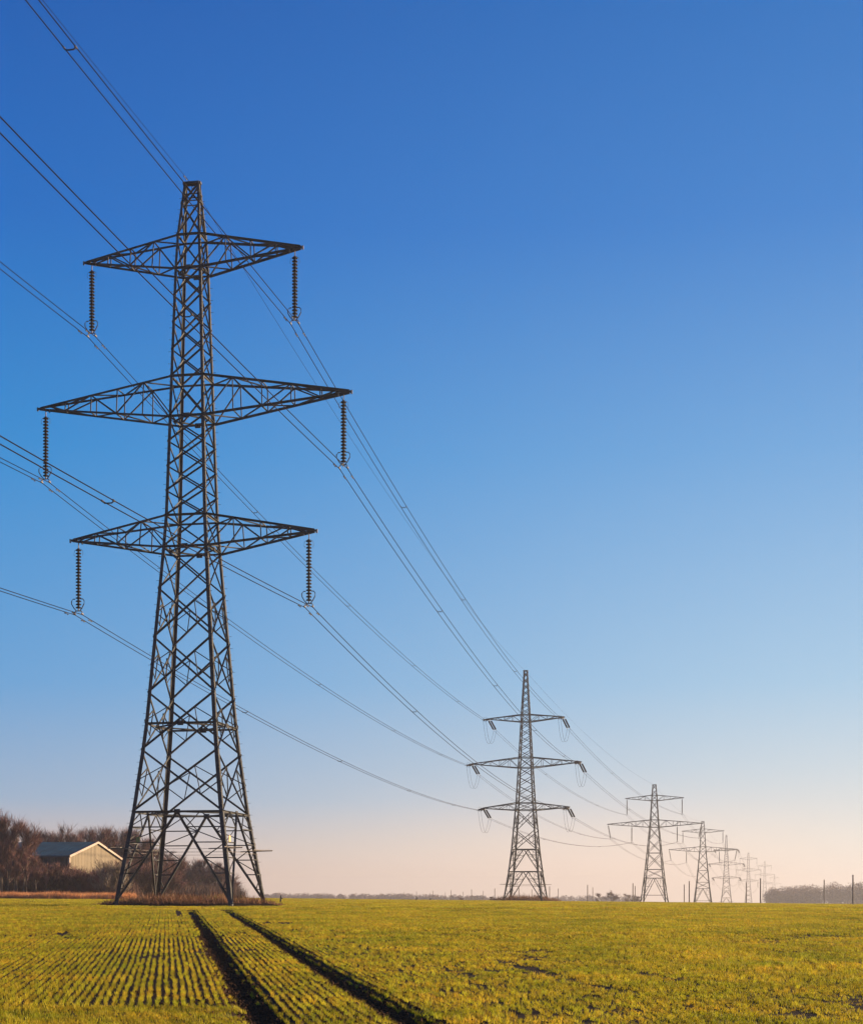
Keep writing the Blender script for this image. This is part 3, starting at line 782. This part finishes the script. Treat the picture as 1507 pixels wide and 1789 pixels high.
# ---------------------------------------------------------------- bare trees
def tree_mesh(seed, H, spread, trunk_r, ntw, up=.5, stems_=1, first=.15, tw=.026):
    r_ = random.Random(seed); lim = MB(); tg = MB()
    def rv(): return Vector((r_.gauss(0, 1), r_.gauss(0, 1), r_.gauss(0, 1))).normalized()
    ends = []
    def grow(p, d, L, rad, depth):
        pts = [p]; n = 4; q = p.copy(); dd = d.copy()
        for i in range(n):
            dd = (dd + rv() * .16 + Vector((0, 0, .07))).normalized(); q = q + dd * L / n; pts.append(q.copy())
        lim.tube(pts, rad, 5 if depth < 2 else 4, r2=rad * .5, cap=False)
        if depth >= 3 or rad < .012:
            ends.append((pts, dd, L)); return
        k_ = r_.randint(4, 6) if depth else r_.randint(8, 11)
        for i in range(k_):
            f = r_.uniform(first if depth == 0 else .25, 1.0); idx = min(n - 1, int(f * n)); b = pts[idx].lerp(pts[idx + 1], f * n - idx)
            az = r_.uniform(0, 6.28); o = Vector((math.cos(az), math.sin(az), r_.uniform(.2, .9) + up * .6)).normalized()
            if depth: o = (o + dd * 1.2 + rv() * .4).normalized()
            l2 = (spread if depth == 0 else L * .62) * r_.uniform(.6, 1.05) * (1.15 - .5 * f if depth == 0 else 1)
            grow(b, o, l2, rad * (1 - .55 * f) * .5, depth + 1)
        if depth: ends.append((pts, dd, L))
    for s in range(stems_):
        off = Vector((r_.uniform(-.4, .4), r_.uniform(-.4, .4), -.2)) if stems_ > 1 else Vector((0, 0, -.2))
        lean = Vector((r_.gauss(0, .12 if stems_ > 1 else .05), r_.gauss(0, .12 if stems_ > 1 else .05), 1)).normalized()
        grow(off, lean, H * (.72 if stems_ == 1 else .6), trunk_r, 0)
    per = max(1, int(ntw / len(ends)))
    for pts, dd, L in ends:
        for _ in range(per):
            i = r_.randrange(1, len(pts)); b = pts[i - 1].lerp(pts[i], r_.random())
            o = (dd * .9 + rv() * .75 + Vector((0, 0, up * .9))).normalized(); l = r_.uniform(.5, 1.5) * H / 10
            x = o.cross(rv()).normalized() * tw / 2; m_ = b + o * l * .5 + rv() * .06 * H / 10; e_ = m_ + (o + rv() * .3).normalized() * l * .5
            tg.add([b - x, b + x, m_ + x * .7, m_ - x * .7, e_], [(0, 1, 2, 3), (3, 2, 4)])
    return lim, tg
KINDS = {}
def kind(k, *a, crown_mat='twig', **kw):
    l, t = tree_mesh(*a, **kw)
    lo = l.build('trunk', M['bark']); to = t.build('crown', M[crown_mat])
    COL.objects.unlink(lo); COL.objects.unlink(to); KINDS[k] = (lo, to, max(v[2] for v in t.v) * .97)
kind('a', 11, 10, 3.1, .16, 3000)
kind('b', 12, 10, 2.7, .14, 2700, up=.8)
kind('c', 13, 10, 3.5, .18, 3200, up=.3)
kind('tall', 14, 10, 1.6, .11, 1900, up=1.2)
kind('round', 15, 10, 3.6, .2, 4200, up=.1, first=.3)
kind('shrub', 16, 5, 1.6, .04, 3600, up=.4, stems_=4, first=.05, tw=.020)
kind('shrub2', 17, 5, 1.4, .035, 3600, up=.8, stems_=5, first=.05, tw=.026)
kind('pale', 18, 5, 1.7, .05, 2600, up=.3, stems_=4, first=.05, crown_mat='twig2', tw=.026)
def place_tree(k, px, Y, topy, label, group, cat='tree', name='bare_tree', wide=1.0):
    g = at(px, Y); H = at(px, Y, topy).z - g.z
    lo, to, h0 = KINDS[k]
    root = empty(name, g, rnd.uniform(0, 6.28)); s = H / h0
    root.scale = (s * wide, s * wide, s)
    tag(root, label, cat, group)
    for o in (lo, to):
        c = o.copy(); COL.objects.link(c); c.parent = root
    return root
ORD = ['first', 'second', 'third', 'fourth', 'fifth', 'sixth', 'seventh', 'eighth', 'ninth', 'tenth', 'eleventh', 'twelfth', 'thirteenth', 'fourteenth', 'fifteenth', 'sixteenth', 'seventeenth', 'eighteenth']
def belt(xs, kinds, Y, tops, text, group, name='bare_tree', cat='tree', wide=1.0, dy=6):
    for i, px in enumerate(sorted(xs)):
        place_tree(kinds[i % len(kinds)], px, Y + rnd.uniform(-dy, dy), tops(px) + rnd.uniform(-6, 6), text % ORD[i], group, cat, name, wide * rnd.uniform(.9, 1.15))
def lin(*pts):
    return lambda x: interp(sorted(pts), x)
belt([-30, -12, 2, 14, 26, 40, 54], ['c', 'a', 'b'], 196, lin((-30, 1408), (14, 1414), (40, 1432), (54, 1452)), '%s tall bare tree from the left in the reddish clump at the left edge', 'bare trees at the left edge', dy=5)
belt([70, 80, 90, 99, 108, 118, 128, 138, 148, 158, 168], ['b', 'a', 'c'], 272, lin((75, 1446), (100, 1450), (140, 1443), (170, 1446)), '%s bare tree from the left rising behind the blue roof of the barn', 'bare trees behind the barn')
place_tree('tall', 112, 268, 1434, 'slim bare tree standing tallest behind the barn roof', 'bare trees behind the barn', wide=1.3)
belt([176, 184, 192, 200, 208, 216, 225, 234, 243, 252, 262, 272, 282, 292, 304], ['b', 'tall', 'a'], 262, lin((178, 1442), (215, 1438), (240, 1452), (270, 1472), (306, 1484)), '%s bare tree from the left in the tall belt behind the largest pylon', 'bare trees behind the largest pylon', wide=1.2)
belt([214, 222, 231, 240, 249, 258, 267, 276, 285, 294, 303], ['shrub', 'a', 'shrub2'], 235, lin((214, 1500), (300, 1512)), '%s low bare tree from the left in front of the tall belt', 'low bare trees behind the largest pylon', wide=1.3)
belt([312, 321, 330, 339, 348, 357, 366, 376, 400], ['a', 'b', 'shrub'], 300, lin((320, 1496), (348, 1498), (404, 1518)), '%s hazy bare tree from the left between the legs of the largest pylon', 'hazy bare trees behind the largest pylon', wide=1.3)
place_tree('round', 392, 300, 1502, 'round headed bare tree seen past the front right leg of the largest pylon', 'hazy bare trees behind the largest pylon', wide=1.0)
belt([312, 326, 340, 354, 368, 382, 396, 408], ['shrub', 'shrub2'], 290, lin((312, 1532), (350, 1536), (408, 1545)), '%s low hazy shrub from the left behind the legs of the largest pylon', 'low hazy shrubs behind the largest pylon', 'bare_shrub', 'shrub', 1.5)
belt([-6, 14, 30, 48, 64, 82], ['tall', 'b', 'tall'], 188, lin((-6, 1480), (48, 1480), (64, 1490), (82, 1498)), '%s slim bare tree from the left in the front row before the dark barn side', 'slim bare trees in front of the barn side', dy=3, wide=.9)
belt([84, 98, 112, 126, 142, 158, 174, 190], ['shrub', 'shrub2'], 196, lin((84, 1503), (120, 1509), (160, 1517), (190, 1506)), '%s dark bare shrub from the left below the pale gable of the barn', 'dark shrubs below the gable', 'bare_shrub', 'shrub', 1.3, dy=4)
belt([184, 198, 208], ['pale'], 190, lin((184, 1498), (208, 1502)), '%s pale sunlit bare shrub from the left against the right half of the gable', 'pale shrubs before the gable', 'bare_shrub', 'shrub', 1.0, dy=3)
belt([4, 20, 38, 56, 72, 88], ['shrub2', 'shrub'], 203, lin((0, 1528), (88, 1528)), '%s dark bare shrub from the left under the slim trees at the left edge', 'dark shrubs at the left edge', 'bare_shrub', 'shrub', 1.3, dy=4)
for px, Y, ty, k, tx in ((1067, 700, 1554, 'round', 'small round tree on the hazy horizon left of the third pylon'), (1050, 720, 1559, 'c', 'tiny hazy tree left of the small round tree on the horizon'),
                         (1097, 720, 1560, 'c', 'tiny hazy tree at the left foot of the third pylon'), (1113, 730, 1561, 'round', 'tiny hazy tree touching the left foot of the third pylon'),
                         (806, 600, 1566, 'round', 'tiny hazy bush on the horizon between the posts left of the second pylon'), (858, 520, 1564, 'round', 'low bush on the horizon just left of the second pylon')):
    place_tree(k, px, Y, ty, tx, 'lone trees on the horizon', wide=1.5)
# undergrowth filling the foot of the tree belt
ug = stems('undergrowth_stems', 34, .6, 2.6, .045, 1.1, mat('undergrowth', (.035, .018, .015), .9, 0, 0, .6, col2=(.10, .045, .032)))
P_ = []
for _ in range(1500):
    px = rnd.uniform(-120, 235); Y = rnd.uniform(196, 214); p = at(px, Y)
    P_.append((p.x, p.y, p.z - .1, rnd.uniform(0, 6.28), rnd.uniform(.5, 1.15), rnd.randrange(4)))
for _ in range(900):
    px = rnd.uniform(215, 420); Y = rnd.uniform(250, 300); p = at(px, Y)
    P_.append((p.x, p.y, p.z - .1, rnd.uniform(0, 6.28), rnd.uniform(.5, 1.2), rnd.randrange(4)))
scatter('undergrowth', P_, ug, 'dark tangled undergrowth at the foot of the bare trees', 'undergrowth')

# ---------------------------------------------------------------- barn
def barn():
    A0 = Vector((-49.75, 220)); g = Vector((2.9, 22)); gl = g.length; gd = g.normalized(); ld = Vector((-gd.y, gd.x))
    ang = math.atan2(-ld.y, -ld.x)             # local x: from the far end of the long side to the gable
    z0 = zg(-50, 225) - .3
    root = empty('barn', (A0.x, A0.y, z0), ang)
    tag(root, 'long barn with shaded blue roof, shaded side wall and pale sunlit gable behind bare trees', 'barn')
    # local axes: +x is out through the gable, +y is along the gable away from the camera
    E_ = at(121, 220, 1496).z - z0; Rg = at(167, 231, 1473).z - z0; L = 56.0; D = gl; Es = at(212, 242, 1503).z - z0
    m = MB(); nx = 74                            # gable with standing seams
    ys = [i * D / nx for i in range(nx + 1)]
    def top(y): return E_ + (Rg - E_) * y / (D / 2) if y < D / 2 else Rg + (Es - Rg) * (y - D / 2) / (D / 2)
    for i in range(nx):
        o_ = .02 if i % 2 else 0
        a, b = ys[i], ys[i + 1]
        m.add([(o_, a, 0), (o_, b, 0), (o_, b, top(b)), (o_, a, top(a)), (-.15, a, 0), (-.15, b, 0), (-.15, b, top(b)), (-.15, a, top(a))],
              [(0, 1, 2, 3), (5, 4, 7, 6), (0, 3, 7, 4), (1, 5, 6, 2), (3, 2, 6, 7), (0, 4, 5, 1)])
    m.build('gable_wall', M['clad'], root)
    m = MB(); m.box((-L / 2 - .2, .1, E_ / 2), (L, .2, E_)); 
    for i in range(110): m.box((-.6 - i * .5, -.02, E_ / 2), (.14, .05, E_))
    m.build('side_wall', M['clad_shaded'], root)
    m = MB(); m.box((-L / 2 - .2, D - .1, Es / 2), (L, .2, Es)); m.box((-L - .1, D / 2, E_ / 2), (.2, D, E_)); m.build('rear_wall', M['clad_shaded'], root)
    m = MB(); t = .14
    for (ya, za, yb, zb) in ((-.45, E_ - .09, D / 2, Rg), (D / 2, Rg, D + .45, Es - .09)):
        m.add([(.3, ya, za + .05), (.3, yb, zb + .05), (-L - .4, yb, zb + .05), (-L - .4, ya, za + .05), (.3, ya, za + .05 + t), (.3, yb, zb + .05 + t), (-L - .4, yb, zb + .05 + t), (-L - .4, ya, za + .05 + t)],
              [(3, 2, 1, 0), (4, 5, 6, 7), (0, 1, 5, 4), (1, 2, 6, 5), (2, 3, 7, 6), (3, 0, 4, 7)])
        for i in range(60):
            x = .1 - i * .93; m.bar((x, ya, za + .05 + t + .02), (x, yb, zb + .05 + t + .01), .05, .02)
    rf = m.build('roof', M['roof'], root)
    m = MB(); m.bar((-L, -.5, E_ - .12), (.3, -.5, E_ - .12), .16, .14); m.build('gutter', M['clad_shaded'], rf)
    m = MB()
    m.bar((.36, -.5, E_ - .02), (.36, D / 2, Rg + .09), .07, .30, up=(0, 0, 1)); m.bar((.36, D / 2, Rg + .09), (.36, D + .5, Es - .02), .07, .30)
    m.build('barge_board', M['trim'], rf)
    m = MB(); m.box((.12, -.08, E_ / 2 - .1), (.2, .34, E_ - .2)); m.box((.12, D + .05, Es / 2 - .1), (.2, .3, Es - .2)); m.build('corner_trim', M['trim'], root)
barn()
# low pale wall lit between the trunks
p = at(-30, 206); q = at(66, 212)
m = MB(); dd = (q - p); dd.z = 0; nrm = Vector((0, 1, 0))
n = 26
for i in range(n):
    a = dd * (i / n); b = dd * ((i + .97) / n); h = 2.1 + .25 * noise.noise(Vector((i * .4, 0, 0)))
    m.add([a, b, b + nrm * .5, a + nrm * .5, a + Vector((0, 0, h)), b + Vector((0, 0, h)), b + nrm * .5 + Vector((0, 0, h)), a + nrm * .5 + Vector((0, 0, h))], [(0, 1, 5, 4), (1, 2, 6, 5), (2, 3, 7, 6), (3, 0, 4, 7), (4, 5, 6, 7)])
tag(m.build('garden_wall', M['wall'], None, (p.x, p.y, p.z - .2)), 'low yellowish wall catching light between the dark trunks at the left edge', 'wall')

# ---------------------------------------------------------------- tall posts in two lines beyond the crest
def posts():
    hA = lambda x: .0375 * (x - 343); hB = lambda x: .0327 * (x - 384)
    A_ = [1489, 1327.6, 1203.3, 1105, 1025.9, 959.6, 906, 864, 823.5, 787.6, 756, 727.5, 705.6, 683.7, 664.6]
    B_ = [1438.8, 1302.8, 1194.6, 1108.8, 1035, 974.7, 928.7, 893, 843.7, 808.7, 777.6, 751, 691, 650.6, 633.5, 620]
    mb0 = None; ordn = lambda i: ORD[i]
    for xs, hf, nm, gp in ((A_, hA, 'taller', 'tall posts in the taller row'), (B_, hB, 'shorter', 'tall posts in the shorter row')):
        for i, px in enumerate(xs):
            h = max(9, hf(px)); Y = 4.0 * FPX / h; g = at(px, Y); top = at(px, Y, HY - h).z
            m = MB(); m.tube([(0, 0, -.3), (0, 0, top - g.z)], .14 if nm == 'taller' else .125, 8, r2=.115)
            m.tube([(0, 0, top - g.z), (0, 0, top - g.z + .06)], .13, 8)
            tag(m.build('post', M['post'], None, g), '%s post from the right in the %s of two rows on the horizon' % (ordn(i), nm), 'post', gp)
posts()
for px, Y, h, tx in ((727, 250, .75, 'small dark stake sticking out of the crop near the horizon'), (751, 280, .45, 'tiny dark stake right of the other stake on the horizon'), (490, 150, .7, 'short stake in the crop right of the largest pylon')):
    m = MB(); m.prof((0, 0, -.1), (.03, 0, h), [(-.09, -.05), (.09, -.05), (.09, .05), (-.09, .05)], up=(0, 1, 0), poly2=[(-.04, -.03), (.04, -.03), (.04, .03), (-.04, .03)])
    m.bar((0, 0, h * .62), (.22, 0, h * .55), .1)
    tag(m.build('stake', M['horn'], None, at(px, Y)), tx, 'stake', 'stakes in the crop')

# ---------------------------------------------------------------- far woods
def wood(name, xs, Y, tops, hgt, label, n, seed):
    r_ = random.Random(seed); v = []; f = []
    for i in range(n):
        px = r_.uniform(*xs); YY = Y + r_.uniform(0, 60); g = at(px, YY); H = max(2.0, (at(px, YY, tops(px)).z - g.z) * r_.uniform(.82, 1.03)); cr = H * .30 if Y < 1000 else H * .36
        for _ in range(520):
            u_ = Vector((r_.gauss(0, 1), r_.gauss(0, 1), r_.gauss(0, 1))).normalized() * r_.random() ** .4
            c = Vector((g.x + u_.x * cr, g.y + u_.y * cr, g.z + H * .56 + u_.z * H * .44)); a = Vector((r_.gauss(0, 1), r_.gauss(0, 1), r_.gauss(0, 1))).normalized()
            b = a.cross(Vector((r_.gauss(0, 1), r_.gauss(0, 1), 1))).normalized(); s = r_.uniform(.15, .42) * (1.8 if Y > 1000 else 1); k_ = len(v)
            v += [tuple(c - a * s), tuple(c + b * s * .5), tuple(c + a * s), tuple(c - b * s * .5)]; f.append((k_, k_ + 1, k_ + 2, k_ + 3))
        k_ = len(v)
        v += [(g.x - .15, g.y, g.z), (g.x + .15, g.y, g.z), (g.x + .08, g.y, g.z + H * .7), (g.x - .08, g.y, g.z + H * .7), (g.x, g.y + .2, g.z), (g.x, g.y + .1, g.z + H * .7)]
        f += [(k_, k_ + 1, k_ + 2, k_ + 3), (k_ + 1, k_ + 4, k_ + 5, k_ + 2), (k_ + 4, k_, k_ + 3, k_ + 5)]
    me = bpy.data.meshes.new(name); me.from_pydata(v, [], f); me.materials.append(M['twig']); me.update()
    o = bpy.data.objects.new(name, me); COL.objects.link(o); tag(o, label, 'wood', kind='stuff')
wood('far_wood', (1338, 1720), 1250, lin((1338, 1556), (1352, 1549), (1400, 1545), (1460, 1541), (1507, 1540), (1720, 1536)), 13, 'hazy leafless wood on the right horizon', 190, 3)
wood('distant_treeline', (462, 850), 1500, lin((462, 1561), (490, 1558), (560, 1560), (640, 1561), (700, 1560), (850, 1564)), 12, 'very faint treeline on the horizon right of the largest pylon', 170, 5)
wood('distant_treeline', (850, 1110), 1700, lin((850, 1565), (1000, 1563), (1110, 1564)), 12, 'very faint treeline on the horizon behind the second pylon', 60, 6)

# ---------------------------------------------------------------- haze
m = MB(); m.box((0, 0, (58 - 9) / 2), (9600, 8400, 58 + 9))
hm = bpy.data.materials.new('haze'); hm.use_nodes = True; t = hm.node_tree; t.nodes.clear()
o_ = t.nodes.new('ShaderNodeOutputMaterial'); pv = t.nodes.new('ShaderNodeVolumePrincipled')
pv.inputs['Color'].default_value = (.59, .60, .68, 1); pv.inputs['Density'].default_value = .00028; pv.inputs['Anisotropy'].default_value = 0.35
t.links.new(pv.outputs[0], o_.inputs['Volume'])
hz = m.build('haze', hm); tag(hz, 'pale morning haze over the whole field', 'haze', kind='stuff')
SC.cycles.volume_bounces = 1
